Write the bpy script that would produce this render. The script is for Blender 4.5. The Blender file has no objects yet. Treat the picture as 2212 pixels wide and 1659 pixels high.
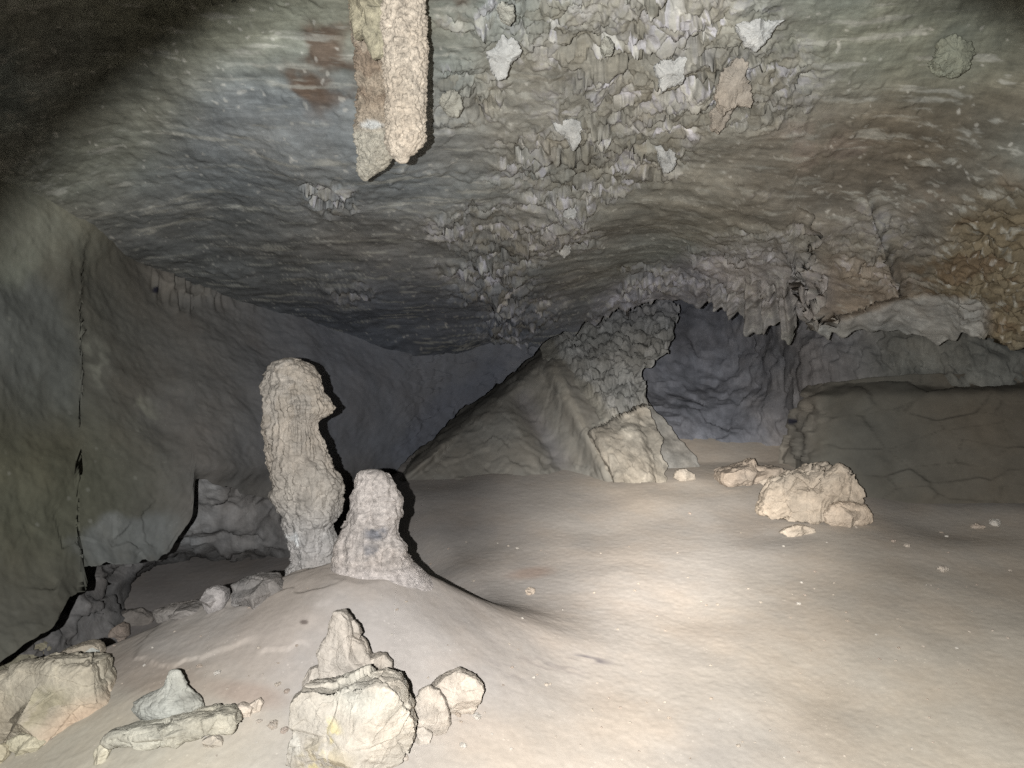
import bpy, math
import numpy as np

# ------------------------------------------------------------------ camera, world, lamps, exposure
sc = bpy.context.scene
H = 1.2                      # camera height
F = 1660.0                   # focal length in units of a 2212 px wide picture
CX, CY = 1106.0, 829.5
cam_d = bpy.data.cameras.new("camera")
cam = bpy.data.objects.new("camera", cam_d)
sc.collection.objects.link(cam)
cam.location = (0, 0, H)
cam.rotation_euler = (math.radians(90), 0, 0)
cam_d.sensor_width = 36.0
cam_d.lens = 36.0 * F / 2212.0
cam_d.clip_start = 0.02
cam_d.clip_end = 200
sc.camera = cam

w = bpy.data.worlds.new("World")
sc.world = w
w.use_nodes = True
w.node_tree.nodes["Background"].inputs[0].default_value = (0.5, 0.55, 0.7, 1)
w.node_tree.nodes["Background"].inputs[1].default_value = 0.004

def aim(o, target):
    from mathutils import Vector
    d = Vector(target) - o.location
    o.rotation_euler = d.to_track_quat('-Z', 'Y').to_euler()

def spot(name, loc, target, energy, color, size, blend, radius):
    l = bpy.data.lights.new(name, 'SPOT')
    l.energy = energy; l.color = color
    l.spot_size = math.radians(size); l.spot_blend = blend
    l.shadow_soft_size = radius
    o = bpy.data.objects.new(name, l)
    sc.collection.objects.link(o)
    o.location = loc
    aim(o, target)
    return o

def at(px, py, d):
    return np.array(((px - CX) / F * d, d, H - (py - CY) / F * d))

# the phone's flash, a little left of the lens, and the caver's hand torch beside it
spot("phone_flash", (-0.10, -0.06, H), at(1235, 1270, 4), 470, (0.985, 0.99, 1.0), 92.5, 0.16, 0.006)
for k, (deg, en) in enumerate(((12, 300), (18, 560), (30, 850))):      # the torch's hot centre and its softer rings
    spot("hand_torch", (-0.09, -0.1, H + 0.01), at(1445, 1150, 4), en, (1.0, 0.965, 0.92), deg, 1.0, 0.01)
spot("hand_torch_spill", (-0.09, -0.1, H + 0.01), at(1700, 1450, 4), 330, (1.0, 0.97, 0.92), 56, 1.0, 0.01)

sc.view_settings.view_transform = 'Standard'
sc.view_settings.look = 'None'
sc.view_settings.exposure = 0.2
sc.view_settings.gamma = 1
sc.cycles.use_denoising = False
sc.cycles.max_bounces = 5
sc.cycles.diffuse_bounces = 1
sc.cycles.use_adaptive_sampling = False

# ------------------------------------------------------------------ numpy noise
def _h(ix, iy, iz, s):
    h = (ix.astype(np.int64) * 374761393 + iy.astype(np.int64) * 668265263 + iz.astype(np.int64) * 2147483647 + s * 144665) & 0xffffffff
    h = ((h ^ (h >> 13)) * 1274126177) & 0xffffffff
    h = ((h ^ (h >> 15)) * 2246822519) & 0xffffffff
    h = h ^ (h >> 16)
    return (h & 0xffffff) / float(0xffffff)

def vnoise(p, seed=0):
    f = np.floor(p); t = p - f
    i = f.astype(np.int64)
    t = t * t * t * (t * (t * 6 - 15) + 10)
    r = 0
    for dx in (0, 1):
        wx = t[..., 0] if dx else 1 - t[..., 0]
        for dy in (0, 1):
            wy = t[..., 1] if dy else 1 - t[..., 1]
            for dz in (0, 1):
                wz = t[..., 2] if dz else 1 - t[..., 2]
                r = r + wx * wy * wz * _h(i[..., 0] + dx, i[..., 1] + dy, i[..., 2] + dz, seed)
    return r * 2 - 1

def fbm(p, sc_=1.0, oct_=4, seed=0, gain=.5):
    a = 1.0; r = 0; tot = 0
    q = np.asarray(p) * sc_
    for k in range(oct_):
        r = r + a * vnoise(q + 17.3 * k, seed + k)
        tot += a; a *= gain; q = q * 2.03
    return r / tot * 1.5

def worley(p, sc_=1.0, seed=0):
    """F1, F2, random id, facet value of the nearest cell"""
    q = np.asarray(p) * sc_
    f = np.floor(q).astype(np.int64)
    sh = q.shape[:-1]
    F1 = np.full(sh, 9.0); F2 = np.full(sh, 9.0)
    rid = np.zeros(sh); fac = np.zeros(sh)
    for dx in (-1, 0, 1):
        for dy in (-1, 0, 1):
            for dz in (-1, 0, 1):
                ix = f[..., 0] + dx; iy = f[..., 1] + dy; iz = f[..., 2] + dz
                cx = ix + _h(ix, iy, iz, seed + 1); cy = iy + _h(ix, iy, iz, seed + 2); cz = iz + _h(ix, iy, iz, seed + 3)
                vx = q[..., 0] - cx; vy = q[..., 1] - cy; vz = q[..., 2] - cz
                d = np.sqrt(vx * vx + vy * vy + vz * vz)
                r1 = _h(ix, iy, iz, seed + 4)
                gx = r1 * 2 - 1; gy = _h(ix, iy, iz, seed + 5) * 2 - 1; gz = _h(ix, iy, iz, seed + 6) * 2 - 1
                g = (gx * vx + gy * vy + gz * vz) / (np.sqrt(gx * gx + gy * gy + gz * gz) + .05)
                near = d < F1
                F2 = np.where(near, F1, np.minimum(F2, d))
                fac = np.where(near, g, fac)
                rid = np.where(near, _h(ix, iy, iz, seed + 7), rid)
                F1 = np.where(near, d, F1)
    return F1, F2, rid, fac

def sstep(a, b, x):
    t = np.clip((x - a) / (b - a), 0, 1)
    return t * t * (3 - 2 * t)

def blob(px, py, cx, cy, rx, ry, rot=0, soft=.5):
    c, s = math.cos(math.radians(rot)), math.sin(math.radians(rot))
    x = px - cx; y = py - cy
    u = (x * c + y * s) / rx; v = (-x * s + y * c) / ry
    return 1 - sstep(1 - soft, 1 + soft, np.sqrt(u * u + v * v))

def seg(px, py, x0, y0, x1, y1):
    """distance to a segment, signed side and position along it"""
    vx, vy = x1 - x0, y1 - y0
    L2 = vx * vx + vy * vy
    t = ((px - x0) * vx + (py - y0) * vy) / L2
    tc = np.clip(t, 0, 1)
    d = np.hypot(px - x0 - tc * vx, py - y0 - tc * vy)
    side = ((px - x0) * vy - (py - y0) * vx) / math.sqrt(L2)
    return d, side, t

class TPS:
    """thin plate spline through (px, py, depth) points, interpolating 1/depth so that planes stay planes"""
    def __init__(s, pts, lam=1e-4):
        P = np.array(pts, float); s.X = P[:, :2] / 1000.0; y = 1 / P[:, 2]
        n = len(P)
        K = s.U(np.linalg.norm(s.X[:, None] - s.X[None], axis=2)) + lam * np.eye(n)
        Q = np.c_[np.ones(n), s.X]
        A = np.block([[K, Q], [Q.T, np.zeros((3, 3))]])
        s.c = np.linalg.solve(A, np.r_[y, np.zeros(3)])
    @staticmethod
    def U(r):
        return np.where(r > 1e-9, r * r * np.log(r + 1e-12), 0)
    def __call__(s, px, py):
        n = len(s.X)
        r = s.c[n] + s.c[n + 1] * px / 1000 + s.c[n + 2] * py / 1000
        for k in range(n):
            r = r + s.c[k] * s.U(np.hypot(px / 1000 - s.X[k, 0], py / 1000 - s.X[k, 1]))
        return 1 / np.clip(r, 1 / 14.0, 1.4)

def world(px, py, d):
    return np.stack(((px - CX) / F * d, d, H - (py - CY) / F * d), -1)

def normals(P):
    du = np.gradient(P, axis=0); dv = np.gradient(P, axis=1)
    n = np.cross(du, dv)
    n /= np.linalg.norm(n, axis=-1, keepdims=True) + 1e-12
    return n

def to_cam(P, n):
    v = np.array((0, 0, H)) - P
    s = np.sign(np.sum(v * n, -1, keepdims=True)); s[s == 0] = 1
    return n * s

# ------------------------------------------------------------------ materials
MATS = {}
def rock_material(name, rough=.92, fine=26., contrast=.35, streak=None, speck=.0, bump=.5, bdist=.012, spec=.12, sparkle=0., rust=None):
    m = bpy.data.materials.new(name); m.use_nodes = True
    nt = m.node_tree; N = nt.nodes; L = nt.links
    b = N["Principled BSDF"]
    b.inputs["Roughness"].default_value = rough
    b.inputs["Specular IOR Level"].default_value = spec
    tc = N.new("ShaderNodeTexCoord"); at_ = N.new("ShaderNodeAttribute"); at_.attribute_name = "tint"
    def noise(scale, detail=8, rough_=.6, vec=None, dist=0):
        n = N.new("ShaderNodeTexNoise"); n.inputs["Scale"].default_value = scale
        n.inputs["Detail"].default_value = detail; n.inputs["Roughness"].default_value = rough_
        n.inputs["Distortion"].default_value = dist
        L.new(vec if vec else tc.outputs["Object"], n.inputs["Vector"])
        return n.outputs["Fac"]
    def rng(x, a, b_, c, d):
        r = N.new("ShaderNodeMapRange"); r.inputs[1].default_value = a; r.inputs[2].default_value = b_
        r.inputs[3].default_value = c; r.inputs[4].default_value = d
        L.new(x, r.inputs[0]); return r.outputs[0]
    def math_(op, a, b_):
        r = N.new("ShaderNodeMath"); r.operation = op
        for i, v in enumerate((a, b_)):
            if isinstance(v, (int, float)): r.inputs[i].default_value = v
            else: L.new(v, r.inputs[i])
        return r.outputs[0]
    n1 = noise(fine); n2 = noise(fine * 5.3, 6, .7)
    fac = math_('MULTIPLY', rng(n1, .3, .7, 1 - contrast, 1 + contrast), rng(n2, .3, .7, 1 - contrast * .6, 1 + contrast * .6))
    hgt = math_('ADD', n1, math_('MULTIPLY', n2, .45))
    if streak:
        mp = N.new("ShaderNodeMapping"); mp.inputs["Scale"].default_value = streak[0]
        mp.inputs["Rotation"].default_value = streak[2] if len(streak) > 2 else (0, 0, 0)
        wn = N.new("ShaderNodeTexNoise"); wn.inputs["Scale"].default_value = 1.1; wn.inputs["Detail"].default_value = 3
        L.new(tc.outputs["Object"], wn.inputs["Vector"])
        mx = N.new("ShaderNodeMix"); mx.data_type = 'RGBA'; mx.blend_type = 'LINEAR_LIGHT'; mx.inputs[0].default_value = .18
        L.new(tc.outputs["Object"], mx.inputs[6]); L.new(wn.outputs["Color"], mx.inputs[7])
        L.new(mx.outputs[2], mp.inputs["Vector"])
        n3 = noise(1.0, 7, .65, mp.outputs["Vector"])
        n3b = noise(2.7, 5, .7, mp.outputs["Vector"])
        fac = math_('MULTIPLY', fac, rng(n3, .35, .68, 1 - streak[1], 1 + streak[1]))
        fac = math_('MULTIPLY', fac, rng(n3b, .58, .74, 1.0, 1 + streak[1] * 1.6))
        hgt = math_('ADD', hgt, math_('MULTIPLY', n3, .8))
    if speck:
        v = N.new("ShaderNodeTexVoronoi"); v.inputs["Scale"].default_value = 55
        L.new(tc.outputs["Object"], v.inputs["Vector"])
        n4 = noise(9, 2)
        s_ = math_('MULTIPLY', rng(v.outputs["Distance"], .10, .22, 1, 0), rng(n4, .56, .62, 0, 1))
        fac = math_('ADD', fac, math_('MULTIPLY', s_, speck))
    cm = N.new("ShaderNodeVectorMath"); cm.operation = 'SCALE'
    L.new(at_.outputs["Color"], cm.inputs[0]); L.new(fac, cm.inputs["Scale"])
    col = cm.outputs[0]
    # slow change of hue between greyer and browner patches
    mh = N.new("ShaderNodeMix"); mh.data_type = 'RGBA'; mh.blend_type = 'MULTIPLY'
    mh.inputs[7].default_value = rust if rust else (1.03, .99, .95, 1)
    L.new(rng(noise(2.3, 5), .42, .62, 0, 1), mh.inputs[0]); L.new(col, mh.inputs[6])
    L.new(mh.outputs[2], b.inputs["Base Color"])
    if sparkle:
        v = N.new("ShaderNodeTexVoronoi"); v.inputs["Scale"].default_value = 160
        L.new(tc.outputs["Object"], v.inputs["Vector"])
        L.new(rng(v.outputs["Distance"], .12, .25, .25, rough), b.inputs["Roughness"])
        b.inputs["Specular IOR Level"].default_value = sparkle
    bp = N.new("ShaderNodeBump"); bp.inputs["Strength"].default_value = bump; bp.inputs["Distance"].default_value = bdist
    L.new(hgt, bp.inputs["Height"]); L.new(bp.outputs[0], b.inputs["Normal"])
    MATS[name] = m
    return m

rock_material("ceiling_rock", fine=20, contrast=.16, streak=((2.0, 15, 15), .28), bump=.2, bdist=.010)
rock_material("mud_wall", fine=14, contrast=.09, speck=.2, bump=.14, bdist=.01)
rock_material("floor_dust", fine=60, contrast=.06, speck=.25, bump=.2, bdist=.003)
rock_material("limestone", fine=22, contrast=.2, bump=.6, bdist=.012)
rock_material("gritty_calcite", fine=50, contrast=.40, speck=.5, bump=.7, bdist=.010, sparkle=.35)
rock_material("flowstone", fine=26, contrast=.25, streak=((14, 14, 3), .18), bump=.6)
rock_material("slab_rock", fine=14, contrast=.2, streak=((12, 5, 3), .16, (0, .75, 0)), bump=.5)

# ------------------------------------------------------------------ mesh helpers
def make_mesh(name, V, faces, col, mat, smooth=True):
    me = bpy.data.meshes.new(name)
    V = V.reshape(-1, 3).astype(np.float32); faces = faces.astype(np.int32)
    k = faces.shape[1]
    me.vertices.add(len(V)); me.vertices.foreach_set("co", V.ravel())
    me.loops.add(faces.size); me.loops.foreach_set("vertex_index", faces.ravel())
    me.polygons.add(len(faces))
    me.polygons.foreach_set("loop_start", np.arange(0, faces.size, k, dtype=np.int32))
    me.polygons.foreach_set("loop_total", np.full(len(faces), k, np.int32))
    me.polygons.foreach_set("use_smooth", np.full(len(faces), smooth))
    me.update(calc_edges=True); me.validate()
    a = me.attributes.new("tint", 'FLOAT_COLOR', 'POINT')
    c = np.ones((len(V), 4), np.float32)
    c[:, :3] = np.clip(np.broadcast_to(np.asarray(col, np.float32), V.shape) if np.ndim(col) == 1 else col.reshape(-1, 3), 0.002, .85)
    a.data.foreach_set("color", c.ravel())
    me.materials.append(MATS[mat])
    o = bpy.data.objects.new(name, me)
    sc.collection.objects.link(o)
    return o

def grid_faces(n, m, wrap=False):
    i = np.arange(n - 1)[:, None]
    j = np.arange(m if wrap else m - 1)[None]
    j2 = (j + 1) % m
    a = i * m + j; b = i * m + j2; c = (i + 1) * m + j2; d = (i + 1) * m + j
    return np.stack((a, b, c, d), -1).reshape(-1, 4)

def tag(o, label=None, cat=None, group=None, kind=None, parent=None):
    if label: o["label"] = label
    if cat: o["category"] = cat
    if group: o["group"] = group
    if kind: o["kind"] = kind
    if parent:
        o.parent = parent
        o.matrix_parent_inverse = parent.matrix_world.inverted() if False else o.matrix_parent_inverse
    return o

def axis(lo, hi, flo, fhi, step, grow=1.12):
    """positions fine between flo..fhi, ever coarser out to lo..hi"""
    a = list(np.arange(flo, fhi + step, step))
    s = step; x = flo; pre = []
    while x > lo:
        s *= grow; x -= s; pre.append(x)
    s = step; x = a[-1]; post = []
    while x < hi:
        s *= grow; x += s; post.append(x)
    return np.array(pre[::-1] + a + post)

def poly(pts):
    P = np.array(pts, float)
    return lambda t: np.interp(t, P[:, 0], P[:, 1])

def mixc(c, c2, m):
    m = np.asarray(m)[..., None]
    return c * (1 - m) + np.asarray(c2) * m

# ------------------------------------------------------------------ ground
MX, MY = (800 - CX) / F * 2.72, 2.72          # foot of the short stalagmite
def floor_z(x, y):
    x = np.asarray(x, float); y = np.asarray(y, float)
    p = np.stack((x, y, np.zeros_like(x)), -1)
    z = .10 + .189 * (y - 2.2) + .03 * sstep(.3, 2.5, x)
    z = z + .07 * np.maximum(2.2 - y, 0) ** 2
    z = np.where(y > 5.2, z + (y - 5.2) * .1, z)
    # mound under the stalagmites: flared, longer to the left and front
    dx = x - MX; dy = y - MY
    sx = np.where(dx < 0, .80, .56); sy = np.where(dy < 0, .78, .30)
    r = np.sqrt((dx / sx) ** 2 + (dy / sy) ** 2)
    z = z + .375 * np.exp(-1.25 * np.maximum(r - .20, 0) ** 1.25) * (1 + .05 * fbm(p, 3, 3, 5))
    z = z - .10 * sstep(-.9, -1.9, x)
    # hollow behind the mound on the left
    pit = sstep(-.05, -.75, x + .35 * (y - 3.2)) * sstep(2.85, 3.4, y - .10 * x)
    z = z - .36 * pit
    # worn terraces across the middle
    e1 = y - (3.58 + .10 * x + .05 * np.sin(x * 2.1) + .03 * fbm(p, 1.5, 3, 9))
    ek = .012 + .045 * sstep(.3, -.4, x)
    z = z - ek * sstep(-.08, .45, e1) + ek * sstep(.45, 1.1, e1)
    z = z + .002 * np.sin(e1 * 11 + fbm(p, .8, 2, 18) * 3) * sstep(.1, .5, e1)
    # broken crust edge in front of the mound, left
    ce = y - (2.36 + .16 * np.clip(-x - .6, -.5, 2) + .06 * fbm(p, 4, 3, 31) + .035 * fbm(p, 17, 3, 32))
    z = z + .007 * sstep(-.1, .3, fbm(p, 6, 3, 33)) * sstep(0, .012, ce) * sstep(-.50, -.64, x) * sstep(-1.36, -1.25, x) * (1 - sstep(.3, .8, ce))
    z = z + .018 * fbm(p, 1.7, 2, 2) + .0008 * fbm(p, 8, 3, 3) + .0006 * fbm(p, 45, 3, 4)
    z = z + .0005 * np.abs(fbm(p * np.array((1, 2.2, 1)), 14, 2, 7)) * sstep(.6, -.8, x)
    # small hummock, right of the mound
    return z

def on_floor(px, py):
    """where the line of sight through a picture point meets the ground"""
    d = np.linspace(1.2, 7, 4000)
    x = (px - CX) / F * d; z = H - (py - CY) / F * d
    k = np.argmax(z < floor_z(x, d))
    return x[k], d[k]

def build_ground():
    ang = axis(-86, 86, -35.5, 35.5, .085, 1.12)
    dist = np.concatenate((np.linspace(.25, 1.9, 50)[:-1], 1.9 * np.exp(np.linspace(0, math.log(5.6 / 1.9), 560)), np.linspace(5.65, 9, 50)))
    A, D = np.meshgrid(np.radians(ang), dist)
    R = D / np.cos(np.clip(A, -.7, .7))
    X = R * np.sin(A); Y = R * np.cos(A)
    Z = floor_z(X, Y)
    P = np.stack((X, Y, Z), -1)
    px = CX + X / np.maximum(Y, .3) * F; py = CY + (H - Z) / np.maximum(Y, .3) * F
    c = np.broadcast_to(np.array((.385, .345, .298)), P.shape).copy()
    n = fbm(P, 1.1, 4, 40)
    c = mixc(c, (.37, .338, .302), sstep(-.3, .4, n))
    c = mixc(c, (.375, .342, .318), .5 * blob(px, py, 950, 1350, 420, 190, 0, .6))      # lilac grey dust on the mound
    c = mixc(c, (.41, .385, .29), .55 * blob(px, py, 150, 1640, 420, 160, 0, .7))
    c = mixc(c, (.41, .365, .285), .6 * blob(px, py, 2150, 1600, 420, 400, 0, .8))
    c = mixc(c, (.29, .235, .19), .5 * blob(px, py, 330, 1460, 130, 45, 10, .5))
    c = mixc(c, (.29, .22, .18), .5 * blob(px, py, 540, 1500, 80, 26, 10, .5))
    c = mixc(c, (.19, .175, .165), .9 * sstep(2.9, 3.4, Y) * sstep(-.5, -1.0, X))       # darker ground in the hollow
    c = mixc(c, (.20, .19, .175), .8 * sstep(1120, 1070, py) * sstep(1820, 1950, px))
    c = mixc(c, (.20, .185, .175), .6 * sstep(1210, 1150, py + 20 * n) * sstep(1250, 1000, px) * sstep(600, 800, px))  # light falloff behind the short stalagmite painted into the floor colour
    k = fbm(P * np.array((1, 3, 1)), 9, 4, 71)
    c = mixc(c, (.10, .09, .105), .85 * sstep(-.3, .5, k + .15) * blob(px, py, 1265, 1426, 44, 11, 3, .7))   # soot smudge
    c = mixc(c, (.16, .14, .14), .35 * sstep(.1, .5, k) * blob(px, py, 1180, 1440, 130, 30, -3, .7))
    c = mixc(c, (.12, .10, .09), .85 * blob(px, py, 657, 1344, 9, 5, 0, .4))
    c = mixc(c, (.30, .20, .15), .5 * blob(px, py, 1145, 1238, 45, 12, -6, .6))
    c *= (1 + .10 * fbm(P, 5, 4, 44))[..., None]
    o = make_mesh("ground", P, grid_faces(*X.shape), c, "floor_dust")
    tag(o, kind="structure")
build_ground()

# ------------------------------------------------------------------ sheets of rock (ceiling, walls) built at their distances
def sheet(name, px, py, depth, colour, mat, disp=None, lips=(0, 0, 0, 0), pull=.25):
    """px, py: 2-D arrays; depth/disp/colour are functions. lips = how far the rims run back into the rock (row0, rowN, col0, colN)"""
    d = depth(px, py)
    P = world(px, py, d)
    n = to_cam(P, normals(P))
    c = colour(px, py, P)
    if disp is not None:
        dd, c = disp(px, py, P, c)
        P = P + n * dd[..., None]
    view = P - np.array((0, 0, H)); view /= np.linalg.norm(view, axis=-1, keepdims=True)
    def add(P, c, ax, end, amount):
        K = 7
        view = P - np.array((0, 0, H)); view /= np.linalg.norm(view, axis=-1, keepdims=True)
        e = P.take(0 if end == 0 else -1, axis=ax); e2 = P.take(3 if end == 0 else -4, axis=ax); v = view.take(0 if end == 0 else -1, axis=ax)
        inw = e2 - e; inw /= np.linalg.norm(inw, axis=-1, keepdims=True) + 1e-9
        ec = c.take(0 if end == 0 else -1, axis=ax)
        rows = [e + v * amount * (k / K) ** 1.3 + inw * amount * pull * (k / K) ** 2 for k in range(1, K + 1)]
        add_ = np.stack(rows, ax); cc = np.stack([ec] * K, ax)
        if end == 0: return np.concatenate((np.flip(add_, ax), P), ax), np.concatenate((cc, c), ax)
        return np.concatenate((P, add_), ax), np.concatenate((c, cc), ax)
    for i, (ax, end) in enumerate(((0, 0), (0, 1), (1, 0), (1, 1))):
        if lips[i]: P, c = add(P, c, ax, end, lips[i])
    return make_mesh(name, P, grid_faces(P.shape[0], P.shape[1]), c, mat)

def wob(t, amp, f, seed):
    p = np.stack((t * f, np.zeros_like(t), np.zeros_like(t)), -1)
    return amp * fbm(p, 1, 4, seed, .6)

# ---- ceiling
D_ceil = TPS([(1106, 0, 2.35), (300, 0, 2.45), (1900, 0, 2.4), (2212, 0, 2.45), (0, 0, 2.4), (1106, -1500, 1.05), (-900, -1000, 1.3), (3100, -1000, 1.3),
              (1106, 400, 3.35), (600, 400, 3.3), (1600, 400, 3.2), (2212, 400, 2.9), (190, 430, 3.35), (330, 560, 3.95), (640, 680, 4.6), (0, 350, 2.95), (-500, 300, 2.2),
              (1106, 600, 4.3), (1000, 800, 5.5), (1190, 720, 5.2), (1450, 640, 4.7), (1600, 700, 4.5), (1715, 740, 4.35), (1760, 660, 4.1), (1960, 700, 4.0), (2212, 760, 3.6), (2700, 760, 3.0)])
CEIL_BOT = [(-3000, 350), (-600, 420), (0, 480), (190, 560), (340, 640), (640, 790), (800, 850), (980, 850), (1060, 815), (1120, 770), (1185, 722), (1215, 712), (1240, 716), (1262, 690), (1290, 700), (1320, 672), (1400, 655), (1446, 662),
            (1470, 655), (1495, 664), (1506, 674), (1529, 661), (1551, 672), (1574, 693), (1587, 685), (1604, 706), (1615, 727), (1645, 732), (1654, 713), (1675, 717), (1694, 747), (1702, 757), (1712, 740), (1718, 695), (1742, 719),
            (1765, 726), (1782, 735), (1791, 748), (1796, 728), (1840, 722), (1889, 711), (1946, 725), (1975, 722), (1999, 728), (2022, 757), (2059, 745), (2071, 726), (2116, 749), (2129, 732), (2164, 764), (2212, 768), (2300, 790), (4200, 900)]

def ceil_depth(px, py):
    d = D_ceil(px, py)
    # the brown block stands proud of the pale ledge under it
    dd, side, t = seg(px, py, 1742, 719, 1967, 646)
    up = sstep(-1, 3, side)
    d = d - .13 * up * sstep(-.03, .02, t) * sstep(1.02, .9, t) * sstep(330, 60, side)
    # shelf line across the ceiling, rising to the right
    y1 = np.interp(px, (0, 700, 900, 1400, 1700, 2212), (300, 372, 372, 352, 320, 230))
    d = d - .05 * sstep(4, -40, py - y1) * sstep(150, 500, px) * sstep(2100, 1500, px)
    # drop beside the draperies
    d = d - .10 * sstep(-4, 6, px - (1745 + 14 * np.sin(py / 19.) + 10 * np.sin(py / 7.3))) * sstep(420, 560, py) * sstep(2100, 1800, px)
    return d

def lump_mask(px, py, n):
    m = np.zeros_like(px)
    for a in ((1330, 60, 330, 100, 0), (1480, 200, 290, 110, -8), (1330, 310, 250, 90, -15), (1250, 400, 150, 70, -25), (1110, 480, 170, 75, -5), (1060, 580, 110, 80, 10), (1010, 230, 70, 70, 0),
              (1120, 690, 90, 45, -20), (720, 420, 60, 50, 0), (760, 620, 60, 30, 20), (1620, 600, 150, 80, 0), (1680, 490, 80, 60, 0), (1370, 640, 110, 40, -20), (1900, 560, 130, 90, 20)):
        m = np.maximum(m, blob(px + 30 * n, py + 24 * n, *a, .35) * (.55 if a[0] > 1600 and a[1] > 400 else 1))
    return m

def ceil_disp(px, py, P, c):
    n = fbm(P, 5, 3, 11)
    M = lump_mask(px, py, n)
    W = np.stack((fbm(P, 5, 3, 301), fbm(P, 5, 3, 302), fbm(P, 5, 3, 303)), -1)
    W2 = np.stack((fbm(P, 16, 2, 304), fbm(P, 16, 2, 305), fbm(P, 16, 2, 306)), -1)
    Q = (P + .075 * W + .022 * W2) * np.array((1, .8, .9))
    w1, w2, rid, fac = worley(Q, 8.5, 3)
    v1, v2, rid2, fac2 = worley(P + .05 * W + .020 * W2, 21, 5); x1, x2, rid3, fac3 = worley(P + .02 * W2, 48, 8)
    M = M * sstep(-.75, -.05, fbm(P, 3.3, 4, 307) + .25 * M)
    far = sstep(2.3, 4.5, P[..., 1])
    d = .055 * fbm(P, .9, 3, 21) * 1.2 + .010 * fbm(P, 6, 3, 22) + .0035 * fbm(P, 30, 3, 27)
    st = fbm(P * np.array((.8, 7, 7)) + .35 * fbm(P, .9, 2, 23)[..., None], 1.6, 5, 24, .6)
    d = d + .003 * st * (1 - .5 * M) + .0014 * (np.abs(fbm(P * np.array((1.2, 9, 9)), 3, 3, 25)))
    big = sstep(.55, .62, rid); sm = sstep(.5, .6, rid2)
    d = d + M * (.085 * fac * big + .022 * (.7 - w1) * big + .040 * fac2 * (.35 + .65 * sm) + .014 * (.6 - v1) + .012 * fac3 + .016 * fbm(P, 18, 4, 308))
    d = d + (1 - M) * .018 * sstep(.86, .9, rid2) * (.7 - v1) * sstep(.1, .5, fbm(P, 2, 2, 35) + .25)
    # pale calcite on the proud cells
    wht = M * np.maximum(.8 * sstep(.78, .81, rid) * sstep(.02, .08, w2 - w1) * sstep(.9, .5, w1), .8 * sstep(.87, .89, rid2) * sstep(.02, .1, v2 - v1))
    wht = np.maximum(wht, .30 * M * sstep(-.2, .6, fbm(P, 9, 4, 29)))
    c = mixc(c, mixc(np.broadcast_to(np.array((.46, .45, .41)), P.shape), (.44, .43, .47), sstep(.4, .6, rid3)), np.clip(wht, 0, 1) * .6)
    c = mixc(c, (.50, .49, .44), .45 * (1 - M) * sstep(.92, .94, rid3) * sstep(.5, .3, x1) * .8)
    c = mixc(c, (.15, .135, .10), .42 * M * sstep(.45, .1, rid2) )
    c = mixc(c, (.30, .30, .265), .55 * (1 - M) * sstep(.25, .7, fbm(P * np.array((1.3, 11, 11)) + .3 * fbm(P, 1.3, 2, 53)[..., None], 3.1, 4, 54, .6)))
    # ribs running down the draperies
    rib = sstep(600, 650, py) * sstep(1460, 1540, px) * sstep(1750, 1735, px)
    d = d + rib * (.022 * np.sin(px / 6.5 + 2 * n + py / 60.) + .014 * np.sin(px / 2.9 + 3 * n))
    led = sstep(1745, 1760, px) * sstep(2150, 2100, px) * sstep(1.0, -8, seg(px, py, 1742, 719, 1967, 646)[1]) * sstep(640, 660, py)
    c = mixc(c, (.24, .245, .235), .7 * led)
    d = d + led * .012 * np.sin(px / 13. + 2 * n)
    # lumpy ochre rock at the far right
    och = blob(px + 30 * n, py, 2190, 600, 150, 190, 0, .4)
    d = d + och * (.022 * fac + .03 * (.7 - v1) + .02 * fac2 + .02 * fbm(P, 14, 4, 309))
    return d, c

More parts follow.
